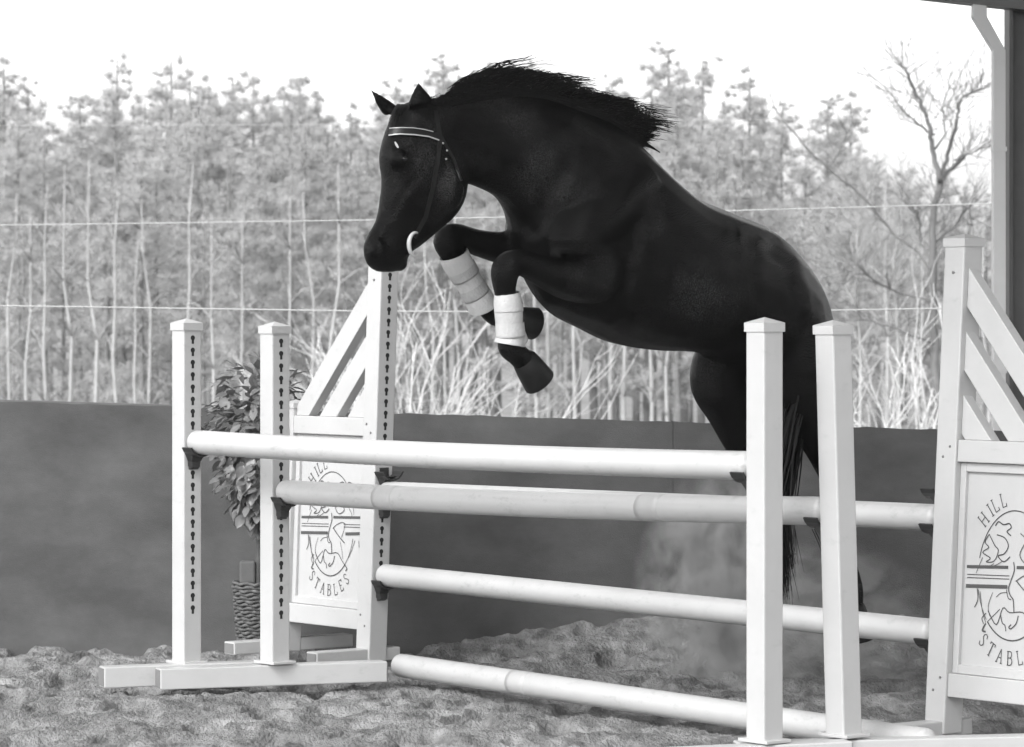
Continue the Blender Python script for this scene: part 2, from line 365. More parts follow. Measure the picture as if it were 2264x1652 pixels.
def wing(base, sgn, lean, label):
    """inner tall post at base; frame runs outward along r_dir*sgn"""
    th = empty('wing_standard', tuple(base), label, 'jump stand', 'wing stands with lettered panels')
    up = (UP + p_dir * lean).normalized(); o = r_dir * sgn; s = up.cross(r_dir).normalized()
    if s.dot(p_dir) < 0: s = -s
    H = 1.885
    post_mesh(th, base, up, H, 0.052)
    keyholes(th, base, up, -o, s, H - 0.09, 0.45, 0.0535, 0.0526)
    W = 0.66; out = base + o * W
    m = MB(); m.box(out + up * 0.585, r_dir, s, up, 0.045, 0.045, 0.585); m.build('outer_post', VINYL, th, bevel=0.005)
    m = MB(); hh = 0.049; cz = out + up * 1.17; m.box(cz + up * .003, r_dir, s, up, hh, hh, 0.012)
    m.add([cz + up * 0.0152 + r_dir * hh * i + s * hh * j for i, j in ((-1, -1), (1, -1), (1, 1), (-1, 1))] + [cz + up * 0.034], [(0, 1, 4), (1, 2, 4), (2, 3, 4), (3, 0, 4)])
    m.build('post_cap', VINYL_PLAIN, th, fix=True)
    x0, x1 = 0.053, W - 0.046; xc = (x0 + x1) / 2; hw = (x1 - x0) / 2
    for z0, z1 in ((1.042, 1.127), (0.143, 0.233)):
        m = MB(); m.box(base + o * xc + up * (z0 + z1) / 2, o, s, up, hw, 0.043, (z1 - z0) / 2); m.build('cross_rail', VINYL, th, bevel=0.004)
    # slats: parallelograms from the tall post down to the upper cross rail
    k = 1.10
    for zt in (1.868, 1.622, 1.378):
        zt -= 0.02; v = 0.150; zb = 1.1275
        poly = []
        def top(x): return zt - k * x
        # clipped polygon: post side x0, rail z=zb
        pts = [(x0, top(x0)), (x0, top(x0) - v)]
        xb = (zt - v - zb) / k; xt = (zt - zb) / k
        if xt > x1: pts += [(max(xb, x0), zb), (x1, zb), (x1, top(x1))]
        else: pts += [(xb, zb), (xt, zb)]
        m = MB(); m.rings([[base + o * x + up * z + s * e for x, z in pts] for e in (-0.026, 0.026)], smooth=False); m.build('slat', VINYL, th, bevel=0.003, fix=True)
    # panel and its moulding
    m = MB(); z0, z1 = 0.234, 1.041
    for (a, b_, c, d) in ((x0, x0 + 0.03, z0, z1), (x1 - 0.03, x1, z0, z1), (x0 + .0302, x1 - .0302, z0, z0 + 0.035), (x0 + .0302, x1 - .0302, z1 - 0.035, z1)):
        m.box(base + o * (a + b_) / 2 + up * (c + d) / 2, o, s, up, (b_ - a) / 2, 0.022, (d - c) / 2)
    m.build('moulding', VINYL, th, bevel=0.003)
    pc = base + o * xc + up * 0.64 
    m = MB(); m.box(pc, o, s, up, hw - .028, 0.006, 0.375); pn = m.build('sign_panel', PANEL, th)
    m = MB(); ec = base + o * xc + up * 0.622 - s * 0.0078
    sc = 1.0
    for idx, (pl, w_) in enumerate(EML):
        if w_ not in (.0036, .0046): pl = smooth_line(pl)
        e = -s * (0.00012 * (idx % 9))
        for q in range(len(pl) - 1):
            a, b_ = Vector(pl[q]), Vector(pl[q + 1]); d = b_ - a
            if d.length < 1e-6: continue
            d.normalize(); nn = Vector((-d.y, d.x)); a2 = a - d * w_ * 0.3; b2 = b_ + d * w_ * 0.3
            e2 = e - s * 0.00005 * (q % 2)
            m.add([ec + e2 + r_dir * P.x + up * P.y for P in (a2 - nn * w_ / 2, b2 - nn * w_ / 2, b2 + nn * w_ / 2, a2 + nn * w_ / 2)], [(0, 1, 2, 3)])
    m.build('painted_emblem', PAINT, pn)
    # screws
    for z in (1.10, 1.06, 0.215, 0.165):
        m = MB(); dx = 0.022 if z in (1.10, .215) else -0.012
        c = base - s * 0.0525 + up * z + o * dx
        m.tube([c, c - s * 0.003], 0.005, 10); m.build('screw', SCREW, th)
    m = MB(); c = base - s * 0.0525 + up * 1.77; m.tube([c, c - s * 0.003], 0.006, 10)
    m.build('screw', SCREW, th)
    foot(th, base - p_dir * 0.34, base + p_dir * (0.14 if sgn < 0 else 0.12), -0.01 if sgn > 0 else 0.002, 0.06, 0.085)
    foot(th, out - p_dir * 0.34 + UP * 0, out + p_dir * 0.36, 0.002, 0.06, 0.085)
    return th, up
thL, upL = wing(WL, -1, 0.040, 'white wing stand with slats and lettered panel, at left behind the two keyhole posts')
thR, upR = wing(WR, 1, 0.062, 'white wing stand with slats and lettered panel, cut by the right edge')
def onwing(base, up, z): return base + up * z
for z in (0.785, 0.905, 0.403): cup(thL, onwing(WL, upL, z + 0.0) + r_dir * 0.054, r_dir)
for z in (0.823, 0.96, 0.38): cup(thR, onwing(WR, upR, z) - r_dir * 0.054, -r_dir)
rail(onwing(WL, upL, .785) + r_dir * 0.09, onwing(WR, upR, .823) - r_dir * 0.09, 0.0, 'white rail between the two wings, mostly hidden behind the second rail', bands=())
rail(onwing(WL, upL, .403) + r_dir * 0.09, onwing(WR, upR, .38) - r_dir * 0.09, 0.0, 'white rail hung low between the wings, below knee height', bands=())
rail(Vector((-0.49, 15.62, 0.055)), Vector((1.50, 12.80, 0.055)), 0.0, 'white rail lying on the sand at the foot of the jump', name='ground_rail', bands=(.27,))

# ------------------------------------------------------------------ horse
U = Vector((-0.76, -0.65, 0)).normalized(); N = Vector((-U.y * -1, 0, 0))
N = Vector((0.65, -0.76, 0)).normalized()          # the horse's left, towards the camera
Q0 = Vector((1.09, 15.0, 0))
def hp(X, Y, off=0.0):
    a = (X - CX) / F; c = (HY - Y) / F; k = Q0.dot(N) + off
    y = k / (a * N.x + N.y); return Vector((a * y, y, HC + c * y))
def section(t, b, w_, off=0.0, n=20, e=2.2, offb=None):
    P = hp(t[0], t[1], off); Q = hp(b[0], b[1], off if offb is None else offb); c = (P + Q) / 2; h = (P - Q) / 2; out = []
    for k in range(n):
        q = 2 * math.pi * k / n; ca, sa = math.cos(q), math.sin(q)
        x = math.copysign(abs(ca) ** (2 / e), ca); y = math.copysign(abs(sa) ** (2 / e), sa)
        out.append(c + h * y + N * w_ * x)
    return out
def limb(mb, pts, n=16, m=5):   # pts: X, Y, off, radius
    P = [[hp(x, y, o), Vector((r, 0, 0))] for x, y, o, r in pts]; P = cat(P, m)
    mb.tube([p[0] for p in P], [max(0.01, p[1].x) for p in P], n)

hb = MB()
torso = [((1808, 738), (1790, 850), .09), ((1796, 680), (1750, 900), .19), ((1766, 608), (1682, 850), .25), ((1718, 546), (1606, 800), .28),
         ((1668, 500), (1545, 780), .29), ((1585, 466), (1460, 776), .31), ((1508, 432), (1378, 764), .31), ((1446, 378), (1305, 732), .29),
         ((1392, 316), (1240, 700), .25), ((1340, 272), (1190, 640), .225), ((1262, 240), (1163, 560), .20), ((1190, 215), (1145, 490), .165),
         ((1120, 208), (1108, 440), .125), ((1060, 212), (1056, 414), .10), ((1005, 222), (1018, 398), .085), ((962, 232), (985, 340), .075), ((925, 240), (950, 300), .06)]
hb.rings(cat([section(t, b, w_) for t, b, w_ in torso]))
head = [((905, 224), (985, 236), .05), ((880, 245), (1012, 270), .075), ((858, 290), (1024, 330), .088), ((846, 345), (1027, 392), .098), ((850, 395), (1022, 440), .088),
        ((843, 445), (1003, 478), .070), ((834, 485), (966, 512), .054), ((815, 520), (930, 543), .047), ((807, 550), (905, 560), .052), ((815, 585), (890, 585), .045), ((836, 602), (872, 602), .025)]
hb.rings(cat([section(t, b, w_, e=2.4) for t, b, w_ in head]))
def blob(c, r, sc=(1, 1, 1)):
    n = 10; rr = []
    for i in range(1, n):
        a = math.pi * i / n; rr.append([c + Vector((math.cos(q) * math.sin(a) * r * sc[0], math.sin(q) * math.sin(a) * r * sc[1], math.cos(a) * r * sc[2])) for q in [2 * math.pi * k / 14 for k in range(14)]])
    hb.rings(rr)
blob(hp(880, 350, .075), .036); blob(hp(866, 358, -.078), .042)      # orbits
blob(hp(985, 420, .06), .075, (1, 1, 1.2))                           # cheek
blob(hp(832, 553, .032), .034); blob(hp(832, 553, -.032), .034)      # nostrils
blob(hp(884, 583, 0), .032)                                          # chin
# shoulders, haunches
limb(hb, [(1420, 400, .12, .10), (1340, 470, .16, .115), (1270, 520, .17, .11), (1262, 560, .165, .10)])
limb(hb, [(1400, 400, -.12, .10), (1230, 480, -.15, .12), (1180, 500, -.16, .12), (1190, 560, -.15, .1)])
# near fore
limb(hb, [(1290, 530, .15, .11), (1325, 610, .165, .098), (1262, 620, .175, .085), (1190, 595, .17, .062), (1146, 580, .165, .053), (1118, 596, .16, .060), (1116, 640, .155, .046), (1124, 690, .15, .036),
          (1128, 740, .145, .036), (1126, 766, .14, .049), (1144, 784, .14, .046), (1160, 799, .14, .050)])
limb(hb, [(1110, 772, .14, .014), (1104, 778, .14, .010)])
# far fore
limb(hb, [(1190, 560, -.14, .11), (1130, 552, -.14, .075), (1060, 538, -.14, .056), (1005, 520, -.135, .050), (988, 535, -.13, .057), (1006, 572, -.13, .045), (1040, 626, -.125, .036), (1072, 680, -.12, .036),
          (1098, 700, -.12, .042), (1130, 704, -.12, .036), (1148, 708, -.12, .040)])
# far hind
limb(hb, [(1680, 590, -.04, .09), (1675, 670, -.09, .15), (1625, 760, -.13, .15), (1584, 838, -.14, .118), (1612, 900, -.14, .108), (1640, 975, -.13, .082), (1678, 1055, -.12, .062), (1690, 1100, -.12, .050), (1693, 1190, -.12, .038), (1694, 1255, -.12, .046), (1692, 1285, -.12, .038)])
# near hind
limb(hb, [(1705, 590, .04, .09), (1735, 665, .09, .15), (1762, 760, .13, .155), (1778, 850, .14, .14), (1805, 930, .145, .118), (1832, 1010, .145, .082), (1856, 1085, .145, .058), (1862, 1130, .145, .048), (1872, 1230, .145, .038), (1884, 1300, .145, .048), (1890, 1345, .145, .038)])
# dock
limb(hb, [(1760, 720, 0, .06), (1795, 765, 0, .05), (1808, 800, 0, .035), (1805, 850, 0, .02)])
# ears
def ear(tip, bl, br, off, dep):
    T = hp(*tip, off); A_, B_ = hp(*bl, off), hp(*br, off); c = (A_ + B_) / 2; rr = []
    for k in range(7):
        t = k / 6; cc = c.lerp(T, t) ; w_ = (B_ - A_) / 2 * ((1 - t) ** 0.9 if t < 1 else 0.04) * (1 + 0.5 * math.sin(t * math.pi) * .4)
        if t == 1: w_ = (B_ - A_) / 2 * 0.06
        rr.append([cc + w_ * math.cos(q) + N * dep * max(.12, (1 - t * .85)) * math.sin(q) for q in [2 * math.pi * j / 12 for j in range(12)]])
    hb.rings(rr)
ear((924, 180), (902, 238), (958, 226), .065, .03)
ear((814, 192), (850, 258), (884, 240), -.075, .028)
raw = hb.mesh('body_raw', None)
tmp = bpy.data.objects.new('body_raw', raw); COL.objects.link(tmp)
rm = tmp.modifiers.new('r', 'REMESH'); rm.mode = 'VOXEL'; rm.voxel_size = 0.0095
sm = tmp.modifiers.new('s', 'SMOOTH'); sm.factor = 0.5; sm.iterations = 12
bpy.context.view_layer.update()
dg = bpy.context.evaluated_depsgraph_get()
bodyme = bpy.data.meshes.new_from_object(tmp.evaluated_get(dg)); bpy.data.objects.remove(tmp)
bodyme.polygons.foreach_set('use_smooth', [True] * len(bodyme.polygons))
COAT = mat('black_coat', 0.003, 0.26, None, 0, 0.5, 240, spec=0.10, stretch=(1, 1, .5))
def coat_sheen():  # sheen of the coat painted as pale speckled patches in the base colour
    n = COAT.node_tree; p = n.nodes['Principled BSDF']; tc = n.nodes.new('ShaderNodeTexCoord')
    a = n.nodes.new('ShaderNodeTexNoise'); a.inputs['Scale'].default_value = 3.4; a.inputs['Detail'].default_value = 3
    b = n.nodes.new('ShaderNodeTexNoise'); b.inputs['Scale'].default_value = 210; b.inputs['Detail'].default_value = 3
    n.links.new(tc.outputs['Object'], a.inputs[0]); n.links.new(tc.outputs['Object'], b.inputs[0])
    r = n.nodes.new('ShaderNodeMapRange'); r.inputs[1].default_value = .50; r.inputs[2].default_value = .70; r.inputs[3].default_value = 0; r.inputs[4].default_value = 1
    r2 = n.nodes.new('ShaderNodeMapRange'); r2.inputs[1].default_value = .42; r2.inputs[2].default_value = .68; r2.inputs[3].default_value = 0; r2.inputs[4].default_value = .035
    n.links.new(a.outputs[0], r.inputs[0]); n.links.new(b.outputs[0], r2.inputs[0])
    mu = n.nodes.new('ShaderNodeMath'); mu.operation = 'MULTIPLY'; n.links.new(r.outputs[0], mu.inputs[0]); n.links.new(r2.outputs[0], mu.inputs[1])
    ad = n.nodes.new('ShaderNodeMath'); ad.operation = 'ADD'; ad.inputs[1].default_value = .0015; n.links.new(mu.outputs[0], ad.inputs[0]); n.links.new(ad.outputs[0], p.inputs['Base Color'])
coat_sheen()
HAIR = mat('black_hair', 0.005, 0.5, spec=0.15)
HOOF = mat('hoof_horn', 0.010, 0.5, 20, 0.4, spec=0.2)
bodyme.materials.clear(); bodyme.materials.append(COAT)
def seg_d(p, pl):
    best = (1e9, 0)
    for a, b in zip(pl, pl[1:]):
        dx, dy = b[0] - a[0], b[1] - a[1]; L2 = dx * dx + dy * dy; t = max(0, min(1, ((p[0] - a[0]) * dx + (p[1] - a[1]) * dy) / L2))
        ex, ey = p[0] - a[0] - t * dx, p[1] - a[1] - t * dy; dd = math.hypot(ex, ey)
        if dd < best[0]: best = (dd, dx * ey - dy * ex)
    return best
# muscle and bone relief of the near side: line, width, depth (groove), lip height on the right-hand side of the line
RELIEF = [([(1405, 500), (1400, 545), (1385, 610), (1352, 688)], 12, .010, .012), ([(1350, 692), (1290, 676), (1225, 650), (1172, 622)], 9, .006, .010),
          ([(1180, 552), (1250, 545), (1310, 560)], 10, .005, .006), ([(1270, 350), (1215, 430), (1185, 500)], 16, .008, .009), ([(1390, 360), (1340, 450), (1300, 520)], 18, .008, .008),
          ([(1110, 445), (1150, 480), (1182, 522)], 9, .006, .010), ([(1700, 545), (1742, 580), (1760, 640), (1775, 720), (1782, 800)], 11, .008, .010), ([(1640, 560), (1655, 640), (1650, 720), (1610, 775)], 20, .010, .010),
          ([(1590, 560), (1560, 660), (1500, 740)], 24, .006, .005), ([(1450, 520), (1445, 620), (1420, 700)], 12, .003, .003), ([(1490, 520), (1490, 630), (1465, 720)], 12, .003, .003), ([(1530, 530), (1535, 640), (1510, 730)], 12, .003, .003),
          ([(1000, 330), (1080, 355), (1170, 400)], 16, .005, .006), ([(1040, 270), (1130, 300), (1240, 360)], 18, .005, .005),
          ([(975, 345), (990, 385), (984, 430), (960, 465)], 8, .005, .008), ([(930, 380), (890, 430), (862, 480)], 7, .004, .006), ([(905, 330), (920, 350), (912, 372)], 6, .004, .004),
          ([(905, 548), (880, 562), (862, 578)], 4, .006, .003), ([(824, 540), (834, 552), (830, 566)], 6, .020, .010), ([(870, 505), (855, 530), (850, 560)], 8, .004, .004),
          ([(1560, 800), (1600, 860), (1640, 930)], 16, .006, .008)]
bodyme.update()
BOX = [(min(p[0] for p in pl) - 60, max(p[0] for p in pl) + 60, min(p[1] for p in pl) - 60, max(p[1] for p in pl) + 60) for pl, *_ in RELIEF]
NRM = [v.normal.copy() for v in bodyme.vertices]; COS = [v.co.copy() for v in bodyme.vertices]; flat = []
for co, nv in zip(COS, NRM):
    wgt = max(0, min(1, (-nv.y - .08) * 2.2)); dz = 0
    if wgt > 0:
        q = (CX + F * co.x / co.y, HY + F * (HC - co.z) / co.y)
        for (pl, wd, dep, lip), bx in zip(RELIEF, BOX):
            if q[0] < bx[0] or q[0] > bx[1] or q[1] < bx[2] or q[1] > bx[3]: continue
            d_, sg = seg_d(q, pl)
            ends = min(math.dist(q, pl[0]), math.dist(q, pl[-1])); fade = min(1, ends / (2.6 * wd)); amp = (.58 if q[0] > 1030 else .62) * fade
            dz -= amp * dep * math.exp(-(d_ / wd) ** 2)
            dz += amp * lip * math.exp(-((d_ - 2.0 * wd) / (1.1 * wd)) ** 2) * (1 if sg < 0 else .35)
    flat += list(co + nv * dz * wgt)
bodyme.vertices.foreach_set('co', flat)
bodyme.update()
hroot = empty('horse', (hp(1400, 700).x, hp(1400, 700).y, 0), 'black horse leaping left over the rails with mane flying and forelegs folded', 'horse')
bodyme.transform(Matrix.Translation(-hroot.location))
bodyme.update()
body = bpy.data.objects.new('body', bodyme); COL.objects.link(body); body.parent = hroot
bvh = BVHTree.FromPolygons([v.co + hroot.location for v in bodyme.vertices], [tuple(p.vertices) for p in bodyme.polygons])
def hit(X, Y, lift=0.003):
    o = Vector((0, 0, HC)); d = (px(X, Y, 10) - o).normalized(); h = bvh.ray_cast(o, d)
    if h[0] is None: return None, None
    return h[0] + h[1] * lift, h[1]
# hooves
def hoof(c0, c1, off, r0, r1, n='hoof'):
    P, Q = hp(*c0, off), hp(*c1, off); d = (Q - P).normalized(); a = N.copy(); a = (a - d * a.dot(d)).normalized(); b = d.cross(a); rr = []
    for t, r in ((-.15, r0 * .8), (0, r0), (.3, r0 + (r1 - r0) * .4), (.95, r1), (1.0, r1 * .96), (1.0, r1 * .80), (.93, r1 * .72)):
        rr.append([P.lerp(Q, t) + a * math.cos(q) * r + b * math.sin(q) * r * 1.12 for q in [2 * math.pi * j / 20 for j in range(20)]])
    m = MB(); m.rings(rr); m.build(n, HOOF, hroot, fix=True)
hoof((1160, 797), (1194, 846), .14, .048, .062)
hoof((1146, 706), (1182, 716), -.12, .044, .060)
hoof((1692, 1283), (1686, 1325), -.12, .046, .064)
hoof((1889, 1343), (1900, 1415), .145, .044, .066)
# eye
P, nr_ = hit(896, 352, -0.006)
if P is not None:
    m = MB(); rr = []
    for i in range(1, 8):
        a = math.pi * i / 8; rr.append([P + Vector((math.cos(q) * math.sin(a), math.sin(q) * math.sin(a), math.cos(a) * .8)) * .016 for q in [2 * math.pi * k / 12 for k in range(12)]])
    m.rings(rr); m.build('eye', mat('eye_gloss', 0.01, 0.05), hroot)
# hair: flat tapering blades
def strand(mb, pts, w0, side):
    n = len(pts); vs = []; fs = []
    for i, p in enumerate(pts):
        w_ = w0 * (1 - (i / (n - 1)) ** 1.6) * 0.5 + 0.0006
        vs += [p - side * w_, p + side * w_]
    for i in range(n - 1): fs.append((2 * i, 2 * i + 1, 2 * i + 3, 2 * i + 2))
    mb.add(vs, fs, True)
crest = [(935, 226), (985, 226), (1030, 212), (1080, 208), (1140, 208), (1200, 212), (1260, 232), (1320, 256), (1375, 288), (1408, 312)]
def lerp_list(L, t):
    k = t * (len(L) - 1); i = min(int(k), len(L) - 2); f = k - i
    a, b_ = L[i], L[i + 1]
    return tuple(a[j] + (b_[j] - a[j]) * f for j in range(2)) if isinstance(a, tuple) else a + (b_ - a) * f
tips_dy = [13, 31, 53, 61, 63, 47, 45, 47, 46, 24]
backs = [12, 34, 46, 52, 56, 60, 66, 72, 70, 56]
mm = MB()
for i in range(10500):
    t = rnd.random() ** 0.85; ncl = 46; cl = round(t * ncl + rnd.gauss(0, .45)) / ncl; kk = int(round(cl * ncl)); rk = random.Random(kk * 7 + 1); sub = int(rnd.random() * 4); rs = random.Random(kk * 31 + sub)
    cl = max(0, min(1, cl + rk.uniform(-.4, .4) / ncl + rs.uniform(-.5, .5) / ncl)); c = lerp_list(crest, t); cc_ = lerp_list(crest, cl)
    hgt = lerp_list(tips_dy, cl); bk = lerp_list(backs, cl)
    sc_ = rk.uniform(.75, 1.05) * rs.uniform(.82, 1.1); bs = rk.uniform(.75, 1.3) * rs.uniform(.85, 1.2); q = rnd.random(); o0 = rnd.uniform(-.035, .035)
    ln_ = (.50 + .55 * q ** 1.5) * sc_
    root = (c[0], c[1] + rnd.uniform(4, 30)); tip = (cc_[0] + bk * bs * ln_ + rnd.gauss(0, 5.5), cc_[1] + 10 - hgt * ln_ + rnd.gauss(0, 4.5))
    mid = (root[0] * .6 + tip[0] * .4 - 2, min(root[1], tip[1]) + abs(root[1] - tip[1]) * .15 - 4 - 8 * sc_)
    pts = []
    for k in range(7):
        s_ = k / 6; X = root[0] * (1 - s_) ** 2 + 2 * mid[0] * s_ * (1 - s_) + tip[0] * s_ * s_; Y = root[1] * (1 - s_) ** 2 + 2 * mid[1] * s_ * (1 - s_) + tip[1] * s_ * s_ + 1.5 * math.sin(s_ * 7 + rs.random() * 6)
        pts.append(hp(X, Y, o0 * (1 + s_ * 0.6)))
    strand(mm, pts, rnd.uniform(.0016, .0042), (N * rnd.uniform(-1, 1) + U * rnd.uniform(-.5, .5) + UP * rnd.uniform(.2, .9)).normalized())
for i in range(7000):
    t = .90 * rnd.random() ** .8; c = lerp_list(crest, t); hgt = lerp_list(tips_dy, t); c2 = lerp_list(crest, min(1, t + .04)); tx, ty = c2[0] - c[0], c2[1] - c[1]
    if abs(tx) < 1: tx, ty = 33, 24
    sl = ty / tx; cl = noise.noise(Vector((t * 40, .5, 2))); up_ = hgt * rnd.uniform(-.2, .62) * (1 + .4 * cl); L = rnd.uniform(35, 80) * (1 + .4 * cl) * (.5 if t < .15 else 1)
    lift = rnd.uniform(-.25, .12) + .15 * cl; X0, Y0 = c[0] - 8, c[1] + 10 - up_; o0 = rnd.uniform(-.04, .05); pts = []
    for k in range(7):
        s_ = k / 6; pts.append(hp(X0 + L * s_, Y0 + L * s_ * (sl * .8 + lift * s_) + 1.8 * math.sin(s_ * 5 + i * .7), o0))
    strand(mm, pts, rnd.uniform(.0016, .0038), (N * rnd.uniform(-.6, .6) + UP).normalized())
for i in range(900):         # loose wind-blown hairs
    t = .1 + .85 * rnd.random(); c = lerp_list(crest, t); hgt = lerp_list(tips_dy, t); k0 = round(t * 14) / 14; rk = random.Random(int(k0 * 14) + 50)
    L = rnd.uniform(60, 125) * rk.uniform(.7, 1.1); sl = rk.uniform(-.05, .40) if t > .4 else rk.uniform(-.35, .1); X0, Y0 = c[0], c[1] + 4 - hgt * rnd.uniform(.2, .95); o0 = rnd.uniform(-.05, .05); pts = []
    for k in range(8):
        s_ = k / 7; pts.append(hp(X0 + L * s_, Y0 + L * s_ * (sl + rnd.gauss(0, .008)) - 10 * math.sin(s_ * 2.6) + 2 * math.sin(s_ * 6 + rk.random() * 6), o0))
    strand(mm, pts, rnd.uniform(.0012, .0026), (N * rnd.uniform(-.6, .6) + UP).normalized())
# mane lying flat over the near side of the neck
for i in range(500):
    t = 0.75 + .25 * rnd.random(); c = lerp_list(crest, t); pts = []
    for k in range(5):
        s_ = k / 4; pts.append(hp(c[0] - 10 + 62 * s_, c[1] + 8 + rnd.uniform(-6, 6) * .3 - 6 * s_ + 24 * s_ * s_, rnd.uniform(-.03, .05)))
    strand(mm, pts, .006, (N * .4 + UP).normalized())
mane = mm.build('mane', HAIR, hroot)
mm = MB()
for i in range(2800):
    o0 = rnd.gauss(0, .05); sw = rnd.gauss(0, 1)
    X0, Y0 = 1808 + rnd.uniform(-12, 6), 755 + rnd.uniform(0, 90); L = rnd.uniform(.78, 1.08); pts = []
    for k in range(9):
        s_ = k / 8; q = s_ * L
        X = X0 + (-125 * q ** .75 if q < .7 else -125 * .7 ** .75 + 20 * (q - .7)) + sw * 17 * q + 5 * math.sin(q * 7 + i)
        Y = Y0 + 470 * q; pts.append(hp(X, Y, o0 * (1 + q * 1.2)))
    strand(mm, pts, rnd.uniform(.005, .010), (N * .5 + Vector((.7, .5, 0)) * rnd.uniform(-1, 1)).normalized())
for i in range(30):
    q0 = rnd.uniform(0, 12); pts = [hp(1795 + q0 * .5 + 30 * math.sin(s / 8 * 2.0) * .9, 1170 + s * 14, .02) for s in range(8)]
    if i < 4: strand(mm, pts, .003, (N + UP * .2).normalized())
mm.build('tail', HAIR, hroot)
# forelock
mm = MB()
for i in range(120):
    o0 = rnd.uniform(-.03, .03); x0 = rnd.uniform(878, 915)
    strand(mm, [hp(x0 - 8 * s + rnd.uniform(-1, 1), 230 + 4 * s * s + 8 * s, o0) for s in (0, .7, 1.3, 2, 2.6)], .003, N)
mm.build('forelock', HAIR, hroot)

# bridle
LEATHER = mat('black_leather', 0.006, 0.4, spec=0.25); SILVER = mat('silver_bead', 0.33, 0.3); BITM = mat('bit_ring_white', 0.38, 0.35)
bridle = empty('bridle'); bridle.parent = hroot; bridle.location = (0, 0, 0); bridle.name = 'bridle'
def strap(pts, wid, thick, m, name, lift=0.004, parent=None):
    P = []
    for i in range(len(pts) - 1):
        for k in range(6):
            t = k / 6; P.append((pts[i][0] + (pts[i + 1][0] - pts[i][0]) * t, pts[i][1] + (pts[i + 1][1] - pts[i][1]) * t))
    P.append(pts[-1]); L = []
    for q in P:
        h = hit(q[0], q[1], lift)
        if h[0] is not None and (not L or (h[0] - L[-1][0]).length < .12): L.append(h)
    if len(L) < 3: return
    rings = []
    for i, (p, nn) in enumerate(L):
        d = (L[min(i + 1, len(L) - 1)][0] - L[max(i - 1, 0)][0]).normalized(); s = d.cross(nn).normalized(); u2 = s.cross(d)
        rings.append([p + s * wid * a + u2 * thick * b for a, b in ((-.5, -.5), (.5, -.5), (.5, .5), (-.5, .5))])
    m_ = MB(); m_.rings(rings, smooth=False); return m_.build(name, m, parent or bridle, fix=True)
bb = strap([(862, 294), (880, 291), (915, 292), (945, 297), (972, 305)], .026, .005, LEATHER, 'browband')
strap([(862, 301), (885, 298), (915, 299), (945, 303), (968, 311)], .0045, .004, SILVER, 'bead_line', .008)
strap([(864, 286), (885, 284), (912, 284), (935, 287), (955, 292)], .003, .003, SILVER, 'bead_line', .008)
strap([(962, 246), (972, 305), (966, 360), (955, 420), (940, 480), (915, 525)], .018, .005, LEATHER, 'cheekpiece')
strap([(972, 300), (1000, 350), (1018, 400)], .016, .005, LEATHER, 'throatlatch')
for q in ((977, 318), (986, 333), (984, 352)):
    P, n_ = hit(*q, .006)
    if P is not None: m = MB(); m.tube([P, P + n_ * .004], [.0045, .003], 10); m.build('buckle', SILVER, bridle)
# bit ring: an open D on the near side of the mouth
P0 = hit(912, 540, 0.014)[0]
m = MB(); e1 = U; pts = []
if P0 is None: P0 = hp(912, 540, .07)
for k in range(25):
    a = math.pi * (0.42 + 1.16 * k / 24); pts.append(P0 + Vector((1, 0, 0)) * 0.0 + (-U) * (math.cos(a) * .034) + UP * (math.sin(a) * .046) + N * (0.004))
m.tube(pts, [.004 + .005 * math.sin(math.pi * k / 24) for k in range(25)], 10); m.build('bit_ring', BITM, bridle)
P, n_ = hit(877, 321, .0015)
if P is not None:
    t1 = n_.cross(UP).normalized(); t2 = n_.cross(t1); ax = (t2 * .9 - t1 * .5).normalized(); bx = n_.cross(ax); c = []
    for k in range(20):
        a = 2 * math.pi * k / 20; q = P + ax * math.cos(a) * .016 + bx * math.sin(a) * .0045
        hh = bvh.find_nearest(q); c.append(hh[0] + hh[1] * .0012)
    m = MB(); m.add([P] + c, [(0, 1 + k, 1 + (k + 1) % 20) for k in range(20)], True); m.build('star_marking', mat('white_hair', 0.3, 0.8), hroot)

# leg boots
BOOT = mat('boot_white', 0.42, 0.55, 12, 0.1, 0.2, 120); BOOTG = mat('boot_grey_lining', 0.33, 0.7, 15, 0.15, 0.2, 120)
def sleeve(name, pts, m, parent, th_=0.004, n=20, flare=1.0):
    P = [[hp(x, y, o), Vector((r, 0, 0))] for x, y, o, r in pts]; P = cat(P, 4)
    cs = [p[0] for p in P]; rs = [p[1].x for p in P]; b = MB()
    b.tube(cs + cs[::-1], rs + [r - th_ for r in rs[::-1]], n, cap=False); return b.build(name, m, parent, fix=True)
bt = empty('splint_boot', (0, 0, 0)); bt.parent = hroot
sleeve('shell', [(1121, 648, .155, .050), (1123, 672, .152, .057), (1126, 715, .148, .055), (1128, 745, .145, .057), (1126, 762, .142, .062)], BOOT, bt)
sleeve('strap', [(1124, 671, .152, .0588), (1125, 689, .151, .0582)], BOOT, bt)
sleeve('strap', [(1127, 714, .148, .0577), (1129, 746, .146, .0592)], BOOT, bt)
sleeve('fetlock_flap', [(1139, 744, .150, .045), (1148, 760, .150, .040)], BOOT, bt)
bt2 = empty('splint_boot', (0, 0, 0)); bt2.parent = hroot
sleeve('shell', [(1003, 562, -.13, .060), (1012, 582, -.13, .061), (1040, 628, -.125, .056), (1064, 670, -.12, .060), (1070, 682, -.12, .060)], BOOT, bt2)
sleeve('strap', [(1019, 592, -.128, .0620), (1030, 611, -.127, .0602)], BOOTG, bt2)
sleeve('strap', [(1041, 631, -.125, .0578), (1054, 653, -.123, .0592)], BOOTG, bt2)

